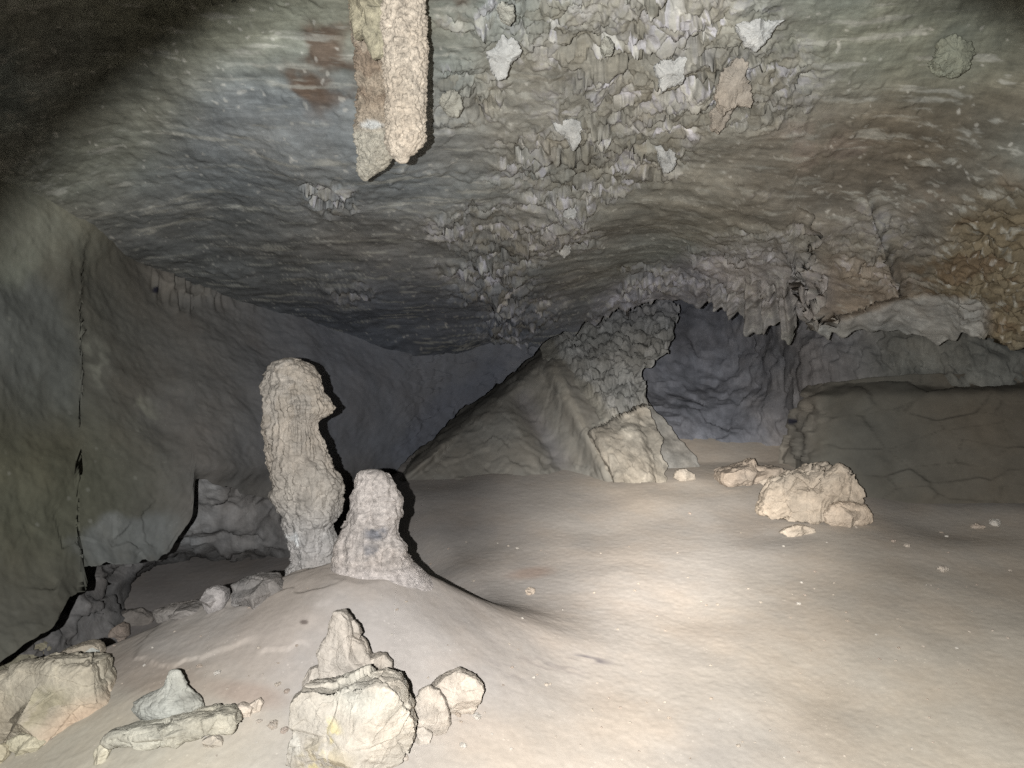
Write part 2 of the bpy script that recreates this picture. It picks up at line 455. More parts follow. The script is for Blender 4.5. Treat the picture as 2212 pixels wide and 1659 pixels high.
def ceil_col(px, py, P):
    n = fbm(P, 2.2, 4, 50); n2 = fbm(P, 7, 4, 51)
    c = np.broadcast_to(np.array((.25, .255, .212)), P.shape).copy()
    c = mixc(c, (.225, .25, .222), sstep(-.2, .4, n))
    c = mixc(c, (.21, .225, .235), .8 * blob(px, py, 640, 330, 520, 200, 8, .6))
    c = mixc(c, (.27, .275, .21), .8 * blob(px, py, 480, 30, 300, 110, 10, .6))
    c = mixc(c, (.17, .17, .125), .7 * blob(px, py, 250, 250, 130, 330, 35, .6))
    c = mixc(c, (.245, .225, .185), .75 * blob(px, py, 1450, 230, 420, 250, 0, .5))
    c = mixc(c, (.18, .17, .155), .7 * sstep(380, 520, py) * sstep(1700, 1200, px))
    c = mixc(c, (.14, .155, .185), .9 * blob(px, py, 930, 720, 460, 130, 5, .7))  # blue-grey dimness of the far roof painted into the colour
    c = mixc(c, (.14, .15, .15), .7 * blob(px, py, 420, 520, 260, 110, 15, .6))
    c = mixc(c, (.205, .185, .155), .8 * blob(px, py, 1900, 520, 330, 250, 0, .5))
    c = mixc(c, (.29, .235, .18), .7 * blob(px, py, 1850, 640, 120, 70, 0, .5))
    c = mixc(c, (.235, .185, .11), .8 * blob(px + 60 * n2, py, 2185, 600, 170, 190, 0, .35))
    c = mixc(c, (.15, .10, .06), .6 * sstep(.1, .4, n2) * blob(px, py, 2140, 560, 180, 190, 0, .35))
    c = mixc(c, (.14, .115, .08), .7 * blob(px, py, 2080, 260, 320, 110, -18, .7))
    c = mixc(c, (.19, .20, .15), .6 * blob(px, py, 2000, 90, 300, 110, 0, .6))
    c = mixc(c, (.30, .285, .28), .7 * blob(px + 30 * n2, py, 1630, 640, 150, 110, 10, .4))
    c = mixc(c, (.25, .245, .275), .7 * blob(px + 30 * n2, py, 1420, 650, 140, 60, -20, .5))
    # iron stains round the stalactites
    for a, s in (((712, 160, 62, 95, 12), .9), ((655, 212, 62, 24, 30), .9), ((955, 35, 70, 60, 0), .8), ((730, 20, 60, 50, 0), .6)):
        c = mixc(c, (.125, .09, .066), s * sstep(-.6, .1, n2) * blob(px + 60 * n2, py + 50 * n, *a, .4))
    c = mixc(c, (.20, .165, .14), .5 * sstep(.15, .5, n2) * blob(px, py, 1790, 330, 120, 60, 20, .5))
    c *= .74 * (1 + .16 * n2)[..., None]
    c *= (1 - .28 * sstep(480, 760, py) * sstep(1400, 1150, px))[..., None]  # low far roof darkened in the colour, as distance shade
    c *= (1 - .25 * sstep(1500, 2212, px) * sstep(60, 400, py))[..., None]  # fading light towards the right painted into the colour
    return c

def curtain(top, bot, xs, rows):
    """grid arrays: columns xs, rows from top to the polyline bot"""
    t = top(xs)
    b = bot(xs)
    v = np.asarray(rows)
    PY = t[None] + (b - t)[None] * v[:, None]
    PX = np.broadcast_to(xs[None], PY.shape).copy()
    return PX, PY

xs = axis(-1800, 4000, -10, 2222, 2.6, 1.1)
fine_rows = np.linspace(0, 1, 300)
ysrow = axis(-2300, -2, 0, 1, 3.0, 1.1)
pb = poly(CEIL_BOT)
bots = pb(xs) + wob(xs, 5, .05, 61) * sstep(1180, 1230, xs)
up = -np.cumsum(3.0 * 1.085 ** np.arange(1, 55))[::-1]
v = fine_rows
PYin = -5 + (bots + 5)[None] * v[:, None]
PYup = -5 + np.broadcast_to(up[:, None], (len(up), len(xs)))
PY = np.concatenate((PYup, PYin), 0); PX = np.broadcast_to(xs[None], PY.shape).copy()
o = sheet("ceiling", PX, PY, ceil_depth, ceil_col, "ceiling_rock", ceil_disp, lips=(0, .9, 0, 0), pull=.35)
tag(o, kind="structure")

# ---- left wall
D_wall = TPS([(0, 900, 2.75), (0, 500, 2.95), (0, 350, 3.0), (0, 1300, 2.55), (190, 440, 3.4), (330, 560, 3.95), (640, 680, 4.6), (1000, 800, 5.25), (430, 1040, 3.5), (600, 900, 4.1), (850, 1000, 5.0), (1190, 715, 5.3), (-700, 900, 1.9), (-1500, 900, 1.4),
              (760, 1040, 4.7), (350, 1210, 3.3), (180, 1240, 2.9), (100, 1350, 2.6)])
WALL_TOP = [(-3000, -500), (-300, 50), (0, 230), (190, 320), (330, 440), (640, 580), (1000, 720), (1100, 690), (1200, 650)]
WALL_BOT = [(-3000, 2400), (-300, 1560), (0, 1430), (60, 1385), (120, 1348), (140, 1325), (152, 1300), (160, 1284), (186, 1268), (182, 1235), (180, 1222), (240, 1216), (300, 1212), (345, 1213), (356, 1200), (372, 1190), (395, 1150), (418, 1110), (424, 1075), (430, 1038),
            (470, 1046), (560, 1075), (640, 1085), (760, 1062), (800, 1040), (850, 1012), (905, 965), (960, 915), (1000, 880), (1060, 838), (1110, 800), (1150, 765), (1200, 715)]
def wall_depth(px, py):
    d = D_wall(px, py)
    ex = np.interp(py, (300, 420, 450, 520, 600, 700, 760, 900, 1300), (170, 186, 205, 192, 186, 190, 200, 190, 150))
    d = d - .015 * sstep(5, -5, px - ex - wob(py, 5, .05, 66)) * sstep(60, 170, px + 40) * sstep(400, 440, py) * sstep(900, 720, py)
    # hanging fringe under the roof
    fr = blob(px, py, 420, 590, 100, 50, 15, .3)
    d = d - .04 * fr
    # pale scooped hollow by the left edge
    d = d + .07 * blob(px, py, 70, 760, 120, 200, -20, .5)
    top = np.interp(px, [a[0] for a in WALL_TOP], [a[1] for a in WALL_TOP])
    # block corner low down
    d = d + .10 * sstep(-4, 4, px - (428 - (py - 1040) * .06)) * sstep(1000, 1060, py)
    return d
def wall_col(px, py, P):
    n = fbm(P, 2, 4, 80); n2 = fbm(P, 8, 4, 81)
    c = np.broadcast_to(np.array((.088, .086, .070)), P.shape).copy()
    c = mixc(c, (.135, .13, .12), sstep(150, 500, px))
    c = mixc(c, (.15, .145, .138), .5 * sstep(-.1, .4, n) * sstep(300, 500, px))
    c = mixc(c, (.11, .115, .105), .8 * blob(px + 20 * n2, py + 20 * n2, 60, 740, 110, 190, -22, .25))
    c = mixc(c, (.16, .17, .135), .7 * blob(px + 20 * n2, py, 30, 560, 60, 60, 0, .4))
    c = mixc(c, (.085, .086, .058), .7 * blob(px, py, 60, 1050, 260, 160, 0, .7))
    c = mixc(c, (.155, .162, .155), .8 * blob(px + 26 * n2, py + 20 * n2, 290, 1165, 110, 55, -18, .3))
    c = mixc(c, (.185, .172, .15), .75 * blob(px + 20 * n2, py + 14 * n2, 400, 590, 85, 42, 10, .4))
    c = mixc(c, (.21, .21, .17), .6 * sstep(.1, .5, n2) * blob(px, py, 270, 820, 130, 30, 48, .5))
    c = mixc(c, (.22, .20, .18), .6 * sstep(.1, .5, n2) * blob(px, py, 440, 880, 60, 18, 50, .6))
    c = mixc(c, (.135, .145, .17), .7 * sstep(420, 760, px) * sstep(1100, 950, py))  # far end tinted blue-grey, its dim hazy look put into the colour
    c = mixc(c, (.19, .19, .15), sstep(640, 460, py + 30 * n) * sstep(300, 150, px))
    c = mixc(c, (.105, .115, .14), .8 * blob(px + 30 * n2, py, 980, 880, 170, 46, -42, .6))  # shade along the crevice painted as a dark bluish band
    c = mixc(c, (.02, .02, .03), blob(px, py, 343, 624, 8, 6, 0, .3))
    c = mixc(c, (.05, .05, .04), .8 * blob(px, py, 275, 1516 - 0 * py, 1, 1, 0, .3))
    x1, x2, rid, fac = worley(P, 30, 9)
    c = mixc(c, (.20, .20, .17), .5 * sstep(.95, .96, rid) * sstep(.35, .2, x1) * sstep(500, 200, px))
    c *= ((1 + .10 * n2) * .82 * (1 - .15 * sstep(350, 900, px)))[..., None]  # last factor paints the light falling off towards the far end
    return c
def wall_disp(px, py, P, c):
    n = fbm(P, 5, 3, 11)
    d = .05 * fbm(P, 1.2, 3, 82) + .010 * fbm(P, 6, 3, 83) + .0022 * fbm(P, 40, 2, 84)
    gro = fbm(np.stack((P[..., 0] * 5, P[..., 1] * 3, P[..., 2] * .5), -1) + n[..., None] * .3, 1, 3, 85)
    d = d + .02 * gro * sstep(250, 450, px) * sstep(900, 600, py)
    fr = blob(px, py, 420, 615, 110, 50, 15, .4) + blob(px, py, 500, 660, 60, 40, 0, .5) * .6
    d = d + fr * .02 * fbm(np.stack((px / 9., py / 60., 0 * px), -1), 1, 4, 88) * (1 + n)
    w1, w2, rid, fac = worley(P, 7, 33)
    low = sstep(1040, 1180, py) * sstep(0, 150, px)
    d = d + low * .015 * fac
    rt = sstep(800, 950, px)
    v1, v2, r2, f2 = worley(P, 14, 35)
    d = d + rt * (.02 * f2 + .02 * fac)
    return d, c
xs = axis(-1800, 1196, -10, 1190, 3.2, 1.1)
xs = xs[xs < 1200]
PX, PY = curtain(poly(WALL_TOP), lambda x: poly(WALL_BOT)(x) + wob(x, 6, .06, 62) * sstep(-50, 150, x), xs, np.linspace(0, 1, 300))
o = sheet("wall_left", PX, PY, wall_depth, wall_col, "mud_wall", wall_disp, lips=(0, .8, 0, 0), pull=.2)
tag(o, kind="structure")

# ---- rock in the hollow behind the mound
D_hol = TPS([(150, 1000, 4.2), (430, 1040, 4.1), (600, 1100, 4.5), (800, 1050, 5.2), (150, 1330, 3.7), (400, 1200, 4.5), (600, 1300, 4.5), (900, 1100, 5.3), (-300, 1200, 3.0)])
def hol_depth(px, py):
    d = D_hol(px, py)
    return d + .35 * blob(px, py, 440, 1260, 190, 55, -6, .4) - .12 * blob(px, py, 210, 1270, 75, 55, 5, .6)
def hol_col(px, py, P):
    n2 = fbm(P, 6, 4, 91)
    c = np.broadcast_to(np.array((.155, .15, .145)), P.shape).copy()
    c = mixc(c, (.27, .275, .275), .85 * blob(px + 10 * n2, py, 432, 1110, 40, 85, 22, .25))
    c = mixc(c, (.21, .205, .20), .7 * blob(px, py, 510, 1130, 90, 60, -10, .5))
    c = mixc(c, (.07, .07, .07), .8 * blob(px, py, 440, 1255, 190, 50, -4, .4))  # darkness of the deep recess painted into the rock colour
    c *= (1 + .2 * n2)[..., None]
    return c
def hol_disp(px, py, P, c):
    w1, w2, rid, fac = worley(P * np.array((1, 1, 1.6)), 5, 93)
    v1, v2, r2, f2 = worley(P, 14, 95)
    return .05 * fac + .015 * f2 + .05 * fbm(P, 3, 3, 96) + .006 * fbm(P, 20, 3, 94), c
PX, PY = np.meshgrid(np.arange(-300, 960, 4.), np.arange(960, 1420, 4.))
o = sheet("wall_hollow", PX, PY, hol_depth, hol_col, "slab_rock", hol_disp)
tag(o, kind="structure")

# ---- mud-covered slope closing the middle
D_mid = TPS([(780, 1060, 4.95), (870, 1015, 4.95), (1106, 1030, 4.9), (1320, 1030, 4.9), (1190, 720, 5.9), (1100, 830, 5.5), (1000, 900, 5.35), (1250, 700, 5.9), (1320, 900, 5.2), (1420, 700, 5.7), (1500, 1000, 5.05), (1430, 900, 5.2), (900, 700, 6.6)])
def ridge(px, py, x0, y0, x1, y1, wl, wr):
    """asymmetric band beside a line: 1 on the line, fading wl to the left and wr to the right"""
    d, side, t = seg(px, py, x0, y0, x1, y1)
    m = np.where(side > 0, sstep(wr, 0, side), sstep(wl, 0, -side))
    return m * sstep(-.08, .1, t) * sstep(1.15, .9, t)
def mid_depth(px, py):
    d = D_mid(px, py)
    d = d + .13 * ridge(px, py, 1120, 850, 1260, 1100, 40, 80) - .03 * ridge(px, py, 1040, 860, 1130, 1060, 60, 60)
    d = d - .12 * ridge(px, py, 1185, 780, 1318, 1030, 40, 80)
    ck = seg(px, py, 850, 1012, 1190, 716)[1]
    d = d + .45 * sstep(45, 0, -ck) ** 1.6
    d = d - .12 * blob(px, py, 900, 985, 110, 26, -38, .4)
    return d
def mid_col(px, py, P):
    n2 = fbm(P, 7, 4, 101)
    c = np.broadcast_to(np.array((.165, .158, .14)), P.shape).copy()
    c = mixc(c, (.25, .235, .20), .7 * ridge(px, py, 1190, 780, 1322, 1030, 26, 14))
    c = mixc(c, (.21, .20, .175), .5 * sstep(.05, .4, n2) * ridge(px, py, 1150, 790, 1290, 1040, 20, 20))
    c = mixc(c, (.12, .12, .14), .4 * ridge(px, py, 1120, 850, 1215, 1010, 30, 40))  # gully shade painted into the colour
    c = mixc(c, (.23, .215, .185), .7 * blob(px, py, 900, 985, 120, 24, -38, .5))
    c *= (1.05 * (1 + .12 * n2) * (1 - .35 * sstep(80, 0, -seg(px, py, 850, 1012, 1190, 716)[1])))[..., None]  # last factor paints shade next to the crevice
    return c
def mid_disp(px, py, P, c):
    w1, w2, rid, fac = worley(P, 3.5, 103)
    v1, v2, r2, f2 = worley(P * np.array((1, 1, .5)), 9, 106)
    return .014 * fac + .010 * f2 + .012 * fbm(P, 2, 3, 104) + .005 * fbm(P, 14, 3, 107) + .002 * fbm(P, 30, 2, 105), c
ys = np.arange(600, 1075, 3.)
L_ = np.interp(ys, (600, 700, 1000, 1075), (900, 1000, 780, 760)); R_ = np.interp(ys, (600, 1075), (1372, 1385))
u = np.linspace(0, 1, 240)
PX = L_[:, None] + (R_ - L_)[:, None] * u[None]; PY = np.broadcast_to(ys[:, None], PX.shape).copy()
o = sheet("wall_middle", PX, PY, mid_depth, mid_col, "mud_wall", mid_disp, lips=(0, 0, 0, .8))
tag(o, kind="structure")

# ---- crusted slab leaning against it, with the squared block at its foot
CRL = ((600, 720, 757, 849, 905, 960), (1150, 1192, 1212, 1270, 1318, 1360))
def slab_depth(px, py):
    d = D_mid(px, py) - .06
    b = seg(px, py, 1270, 930, 1392, 876)[1]
    d = d - .10 * sstep(1, -3, b)
    d = d + .05 * np.exp(-(b / 3.) ** 2) * sstep(1255, 1275, px) - .05 * sstep(1, -3, b) * sstep(1268, 1276, px)
    e = px - np.interp(py, (797, 935, 1030), (1178, 1268, 1318))
    d = d - .07 * sstep(0, 5, e - 3) * sstep(900, 940, py)
    d = d + .05 * sstep(28, 0, e)
    d = d + .05 * sstep(-10, 10, px - np.interp(py, (880, 1020), (1372, 1412))) * sstep(880, 900, py)
    return d
def slab_col(px, py, P):
    n2 = fbm(P, 8, 4, 111); n = fbm(P, 3, 3, 112)
    c = np.broadcast_to(np.array((.165, .16, .14)), P.shape).copy()
    cr = sstep(-8, 8, px - np.interp(py, *CRL) + 14 * n) * sstep(915, 895, py + .45 * (px - 1318) + 14 * n)
    c = mixc(c, (.20, .20, .19), .8 * cr)
    c = mixc(c, (.19, .195, .21), .8 * sstep(740, 660, py))
    c = mixc(c, (.27, .245, .205), .7 * sstep(4, -4, seg(px, py, 1270, 930, 1392, 876)[1]))
    c = mixc(c, (.42, .39, .33), .5 * sstep(.1, .6, n2) * blob(px, py, 1350, 930, 30, 60, -25, .5))
    c *= (1 + .22 * n2)[..., None]
    return c
def slab_disp(px, py, P, c):
    cr = sstep(-14, 10, px - np.interp(py, *CRL)) * sstep(917, 900, py + .45 * (px - 1318))
    w1, w2, rid, fac = worley(P * np.array((1, 1, .7)), 16, 113); v1, v2, r2, f2 = worley(P, 36, 115)
    d = cr * (.04 + .035 * (.7 - w1) + .05 * fac + .025 * f2) + .012 * fac + .006 * fbm(P, 20, 3, 116)
    c = mixc(c, (.30, .30, .29), .4 * cr * sstep(.8, .85, rid))
    c = mixc(c, (.13, .13, .12), .5 * cr * sstep(.25, .1, rid))
    return d, c
ys = np.arange(590, 1045, 2.6)
L_ = np.interp(ys, (590, 700, 797, 935, 1030, 1045), (1130, 1150, 1178, 1268, 1318, 1325)) + wob(ys, 3, .08, 68)
R_ = np.interp(ys, (590, 640, 660, 675, 700, 725, 740, 765, 775, 790, 800, 812, 830, 850, 870, 890, 905, 930, 950, 975, 1000, 1020, 1045),
               (1440, 1452, 1448, 1465, 1462, 1450, 1455, 1436, 1440, 1408, 1412, 1388, 1392, 1396, 1398, 1402, 1414, 1420, 1432, 1428, 1442, 1438, 1440)) + wob(ys, 5, .09, 63)
u = np.linspace(0, 1, 110)
PX = L_[:, None] + (R_ - L_)[:, None] * u[None]; PY = np.broadcast_to(ys[:, None], PX.shape).copy()
o = sheet("crusted_slab", PX, PY, slab_depth, slab_col, "slab_rock", slab_disp, lips=(0, 0, .15, .5), pull=.05)
tag(o, "tall leaning rock slab with pale lumpy crust, beside the dark side chamber", "rock slab")

# strip of rock just right of it
ys = np.arange(862, 1040, 3.)
L_ = np.interp(ys, (830, 1040), (1350, 1400)); R_ = np.interp(ys, (862, 870, 900, 950, 1000, 1040), (1388, 1400, 1430, 1468, 1512, 1520)) + wob(ys, 4, .08, 64)
PX = L_[:, None] + (R_ - L_)[:, None] * np.linspace(0, 1, 40)[None]; PY = np.broadcast_to(ys[:, None], PX.shape).copy()
o = sheet("leaning_slab", PX, PY, lambda a, b: np.interp(b, (830, 1030), (5.5, 5.0)), lambda a, b, P: np.broadcast_to(np.array((.20, .195, .18)), P.shape) * (1 + .15 * fbm(P, 8, 3, 120))[..., None], "slab_rock",
          lambda a, b, P, c: (.02 * fbm(P, 8, 4, 121), c), lips=(0, 0, .3, .5), pull=.05)
tag(o, "narrow dusty slab leaning behind the crusted slab, foot at the side chamber", "rock slab")

# ---- back wall of the side chamber
D_back = TPS([(1300, 600, 6.6), (1300, 1040, 5.5), (1500, 1030, 5.3), (1750, 1030, 5.5), (1600, 800, 6.1), (2300, 600, 5.0), (2300, 1050, 4.8), (1900, 800, 4.85), (2212, 805, 4.5), (1780, 820, 5.1)])
def back_col(px, py, P):
    n2 = fbm(P, 5, 4, 131)
    c = np.broadcast_to(np.array((.135, .14, .158)), P.shape).copy()
    c = mixc(c, (.15, .145, .145), sstep(1560, 1760, px + 60 * n2))
    c = mixc(c, (.115, .115, .10), .9 * sstep(1780, 1960, px))
    c *= (1 + .25 * n2)[..., None]
    return c
def back_disp(px, py, P, c):
    q = np.stack((P[..., 0] * .8 + P[..., 2] * .5, P[..., 1], P[..., 2] * .5 - P[..., 0] * .3), -1)
    w1, w2, rid, fac = worley(q, 7, 133); v1, v2, r2, f2 = worley(q * np.array((1, 1, .6)), 17, 134)
    r_ = sstep(1720, 1850, px)
    return .035 * fac + .012 * f2 + .09 * fbm(P, 1.5, 4, 135) + r_ * (.02 * (.7 - v1) + .02 * f2), c
PX, PY = np.meshgrid(axis(1250, 3200, 1300, 2222, 3.5, 1.15), np.arange(540, 1085, 3.5))
o = sheet("wall_back", PX, PY, D_back, back_col, "slab_rock", back_disp)
tag(o, kind="structure")

# ---- dark smooth block on the right
def blk_depth(px, py):
    d = 1 / np.interp(px, (1680, 1800, 2212, 3500), (1 / 4.75, 1 / 4.55, 1 / 4.25, 1 / 3.2))
    d = d + .0007 * (1060 - py) + .35 * sstep(1790, 1690, px) ** 2 + .12 * sstep(865, 830, py) ** 2
    return d
def blk_col(px, py, P):
    n2 = fbm(P, 6, 4, 141)
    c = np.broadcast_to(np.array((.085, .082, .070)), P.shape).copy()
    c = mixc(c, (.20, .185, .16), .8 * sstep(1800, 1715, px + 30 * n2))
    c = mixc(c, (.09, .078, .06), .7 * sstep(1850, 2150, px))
    c = mixc(c, (.03, .03, .04), blob(px, py, 1713, 911, 8, 7, 0, .4))
    c *= (1 + .10 * n2)[..., None]
    return c
def blk_disp(px, py, P, c):
    w1, w2, rid, fac = worley(P, 9, 143)
    e = sstep(1830, 1720, px)
    v1, v2, r2, f2 = worley(P * np.array((1, 1, 2.2)), 3.2, 146)
    c = c * (1 - .25 * np.exp(-((v2 - v1) / .02) ** 2) * sstep(0, .3, fbm(P, 2, 2, 147)))[..., None]
    return .05 * fbm(P, 1.2, 4, 144) + .008 * fbm(P, 10, 4, 145) + .02 * f2 + e * (.04 * fac), c
ys = np.arange(795, 1090, 3.)
L_ = np.interp(ys, (795, 825, 838, 862, 880, 898, 915, 928, 945, 965, 1000, 1030, 1090), (1790, 1745, 1730, 1731, 1722, 1703, 1706, 1700, 1698, 1685, 1681, 1678, 1670)) + wob(ys, 3, .1, 65)
uu = axis(0, 1, 0, .5, .004, 1.03); uu = uu[(uu >= 0) & (uu < 1)]; uu = np.r_[uu, 1.0]
PX = L_[:, None] + (3300 - L_)[:, None] * uu[None]
PY = np.broadcast_to(ys[:, None], PX.shape).copy()
tp = np.interp(PX, (1680, 1735, 1800, 1900, 2212, 3000), (838, 833, 826, 818, 800, 770)) + 4 * wob(PX, 1, .02, 67)
PY = np.where(True, tp + (PY - 795) / (1087 - 795) * (1087 - tp), 0)
PX = np.interp(PY, ys, L_)[:, :] + (PX - L_[:, None])
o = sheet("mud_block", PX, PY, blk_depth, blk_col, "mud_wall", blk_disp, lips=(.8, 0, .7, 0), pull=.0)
tag(o, "huge smooth mud coated block with squared left end, along the right side", "rock block")

# ------------------------------------------------------------------ free-standing rocks
def fd(px, py, back=0.):
    return float(on_floor(px, py)[1]) + back

def rock(name, pts, d, T, col, mat="limestone", label=None, cat="rock", group=None, kind=None, parent=None, seed=0, amp=.05, res=150, flat=.8, tilt=0., colfn=None, fs=2.6, off=.0, fine=.015, cen=None, jit=.05):
    """closed boulder: outline pts (picture units) at distance d, T = half thickness in metres; tilt leans the top back"""
    O = np.array(pts, float)
    cx, cy = cen if cen else ((O[:, 0].min() + O[:, 0].max()) / 2, (O[:, 1].min() + O[:, 1].max()) / 2)
    ang = np.arctan2(O[:, 1] - cy, O[:, 0] - cx); rad = np.hypot(O[:, 0] - cx, O[:, 1] - cy)
    k = np.argsort(ang); ang, rad = ang[k], rad[k]
    m = res * 2; n = res
    th = np.linspace(-np.pi, np.pi, m, endpoint=False)
    # straight edges between outline points, then rounded a touch
    a2 = np.r_[ang - 2 * np.pi, ang, ang + 2 * np.pi]; r2 = np.r_[rad, rad, rad]
    X_ = r2 * np.cos(a2); Y_ = r2 * np.sin(a2)
    i = np.searchsorted(a2, th) - 1
    x0, y0, x1, y1 = X_[i], Y_[i], X_[i + 1], Y_[i + 1]
    den = np.cos(th) * (y1 - y0) - np.sin(th) * (x1 - x0)
    R = (x0 * (y1 - y0) - y0 * (x1 - x0)) / np.where(np.abs(den) < 1e-6, 1e-6, den)
    R = np.clip(R, .3 * rad.min(), 1.05 * rad.max())
    tq = np.stack((np.cos(th), np.sin(th), 0 * th + seed * 3.1), -1)
    R = R * (1 + jit * fbm(tq, 3.5, 4, seed + 40, .65))
    sz = rad.mean() / F * d
    ph = np.linspace(0, np.pi, n)
    s = np.sin(ph) ** flat; cdep = np.sign(np.cos(ph)) * np.abs(np.cos(ph)) ** .9
    PX = cx + s[:, None] * R[None] * np.cos(th)[None]; PY = cy + s[:, None] * R[None] * np.sin(th)[None]
    rg = np.random.default_rng(seed + 500)
    UX = s[:, None] * np.cos(th)[None]; UY = s[:, None] * np.sin(th)[None]
    pl = np.full(UX.shape, 9.0)
    for k_ in range(7):
        g = rg.normal(0, .5, 2); h_ = rg.uniform(.5, .95)
        pl = np.minimum(pl, h_ + g[0] * UX + g[1] * UY)
    cf = np.broadcast_to(cdep[:, None], UX.shape)
    cf = np.where(cf > 0, np.minimum(cf * 1.25, np.maximum(pl, cf * .25)), cf)
    D = d + off - cf * T + 0 * PX - tilt * (PY - cy) / F * d
    P = np.stack(((PX - CX) / F * d, D, H - (PY - CY) / F * d), -1)
    nn = np.cross(np.gradient(P, axis=0), np.roll(P, -1, 1) - np.roll(P, 1, 1)); 
    c0 = P.mean((0, 1)); nn /= np.linalg.norm(nn, axis=-1, keepdims=True) + 1e-12
    nn = nn * np.sign(np.sum(nn * (P - c0), -1, keepdims=True) + 1e-9)
    q = (P - c0) / sz + seed * 13.7
    w1, w2, rid, fac = worley(q, fs / 1.9, seed); v1, v2, r2_, f2 = worley(q, fs * 1.6, seed + 7)
    e = sstep(0, .12, w2 - w1)
    bd = rg.normal(0, 1, 3); bd /= np.linalg.norm(bd)
    tb = (q @ bd) * 2.6 + .35 * fbm(q, 1.6, 3, seed + 2)
    saw = tb - np.floor(tb)
    gr = np.exp(-((w2 - w1) / .035) ** 2) * sstep(-.1, .25, fbm(q, 1.1, 2, seed + 9))
    dd = amp * sz * (.9 * fac + .35 * f2 + .30 * fbm(q, 2.2, 4, seed) + .28 * (saw - .5) - .35 * gr) + fine * .6 * sz * fbm(q, 8, 4, seed + 3, .6)
    wr = np.sin(ph)[:, None] ** .5
    P = P + nn * (dd * wr)[..., None]
    # close the two poles
    P[0] = P[1].mean(0); P[-1] = P[-2].mean(0)
    c = np.broadcast_to(np.array(col, float), P.shape).copy()
    n2 = fbm(q, 2.2, 4, seed + 5)
    c = c * (1 + .13 * n2)[..., None]
    c = c * (1 + .10 * (rid - .5))[..., None]
    if colfn: c = colfn(PX, PY, P, c, n2)
    ob = make_mesh(name, P, grid_faces(n, m, True), c, mat)
    return tag(ob, label, cat, group, kind, parent)

def column(name, rows, d, col, mat, label=None, cat=None, parent=None, seed=0, amp=.08, th_ratio=.85, res=(420, 360), colfn=None, lobes=3., grit=.01, lean=None, dispfn=None, vs=.6, foot=None):
    """turned irregular column; rows = (py, left px, right px)"""
    A = np.array(rows, float)
    py = np.linspace(A[0, 0], A[-1, 0], res[0]); wd = (A[:, 2] - A[:, 1]).max()
    # crowd rows near the tip so that it closes round
    l = np.interp(py, A[:, 0], A[:, 1]); r = np.interp(py, A[:, 0], A[:, 2])
    k = 5; ker = np.ones(k) / k
    l = np.convolve(np.pad(l, k // 2, mode='edge'), ker, 'valid'); r = np.convolve(np.pad(r, k // 2, mode='edge'), ker, 'valid')
    l = l + wob(py, .012 * wd, 10. / wd, seed + 70) + wob(py, .004 * wd, 40. / wd, seed + 71); r = r + wob(py, .012 * wd, 10. / wd, seed + 72) + wob(py, .004 * wd, 40. / wd, seed + 73); r = np.maximum(r, l + 1)
    d0 = np.full(len(py), float(d)) if np.ndim(d) == 0 else np.interp(py, [a[0] for a in d], [a[1] for a in d])
    th = np.linspace(0, 2 * np.pi, res[1], endpoint=False)
    rx = (r - l) / 2 / F * d0; cx = ((l + r) / 2 - CX) / F * d0
    z = H - (py - CY) / F * d0
    ry = rx * th_ratio
    P = np.stack((cx[:, None] + rx[:, None] * np.cos(th), d0[:, None] + ry[:, None] * np.sin(th), z[:, None] + 0 * th[None]), -1)
    PX = CX + P[..., 0] / P[..., 1] * F; PY = np.broadcast_to(py[:, None], PX.shape)
    ctr = np.stack((cx, d0, z), -1)[:, None]
    nn = P - ctr; nn /= np.linalg.norm(nn, axis=-1, keepdims=True) + 1e-6
    sz = rx.max()
    q = (P - ctr.mean((0, 1))) / sz + seed * 9.1
    qs = q * np.array((1, 1, vs))
    w1, w2, rid, fac = worley(qs, lobes * .6, seed); v1, v2, rid2, fac2 = worley(qs, lobes * 1.7, seed + 5); u1, u2, rid3, fac3 = worley(q, 9, seed + 9)
    dd = amp * sz * (1.2 * (.5 - w1) + .5 * (.5 - v1) + .45 * fac2) + .02 * sz * fbm(q, 8, 4, seed + 2) + grit * (.6 - u1)
    if dispfn is not None: dd = dd + dispfn(PX, PY, P, q) * sz
    dd = dd * np.minimum(1, rx / (.25 * sz))[:, None]
    if foot: dd = dd * (1 - .85 * sstep(foot[0], foot[1], py))[:, None]
    P = P + nn * dd[..., None]
    P[0] = P[0].mean(0)
    c = np.broadcast_to(np.array(col, float), P.shape).copy()
    n2 = fbm(q, 2, 4, seed + 8)
    c = c * (1 + .12 * n2 + .06 * (rid2 - .5))[..., None]
    if colfn: c = colfn(PX, PY, P, c, n2, q)
    P[-1] = P[-1].mean(0)
    ob = make_mesh(name, P, grid_faces(res[0], res[1], True), c, mat)
    return tag(ob, label, cat, None, None, parent)

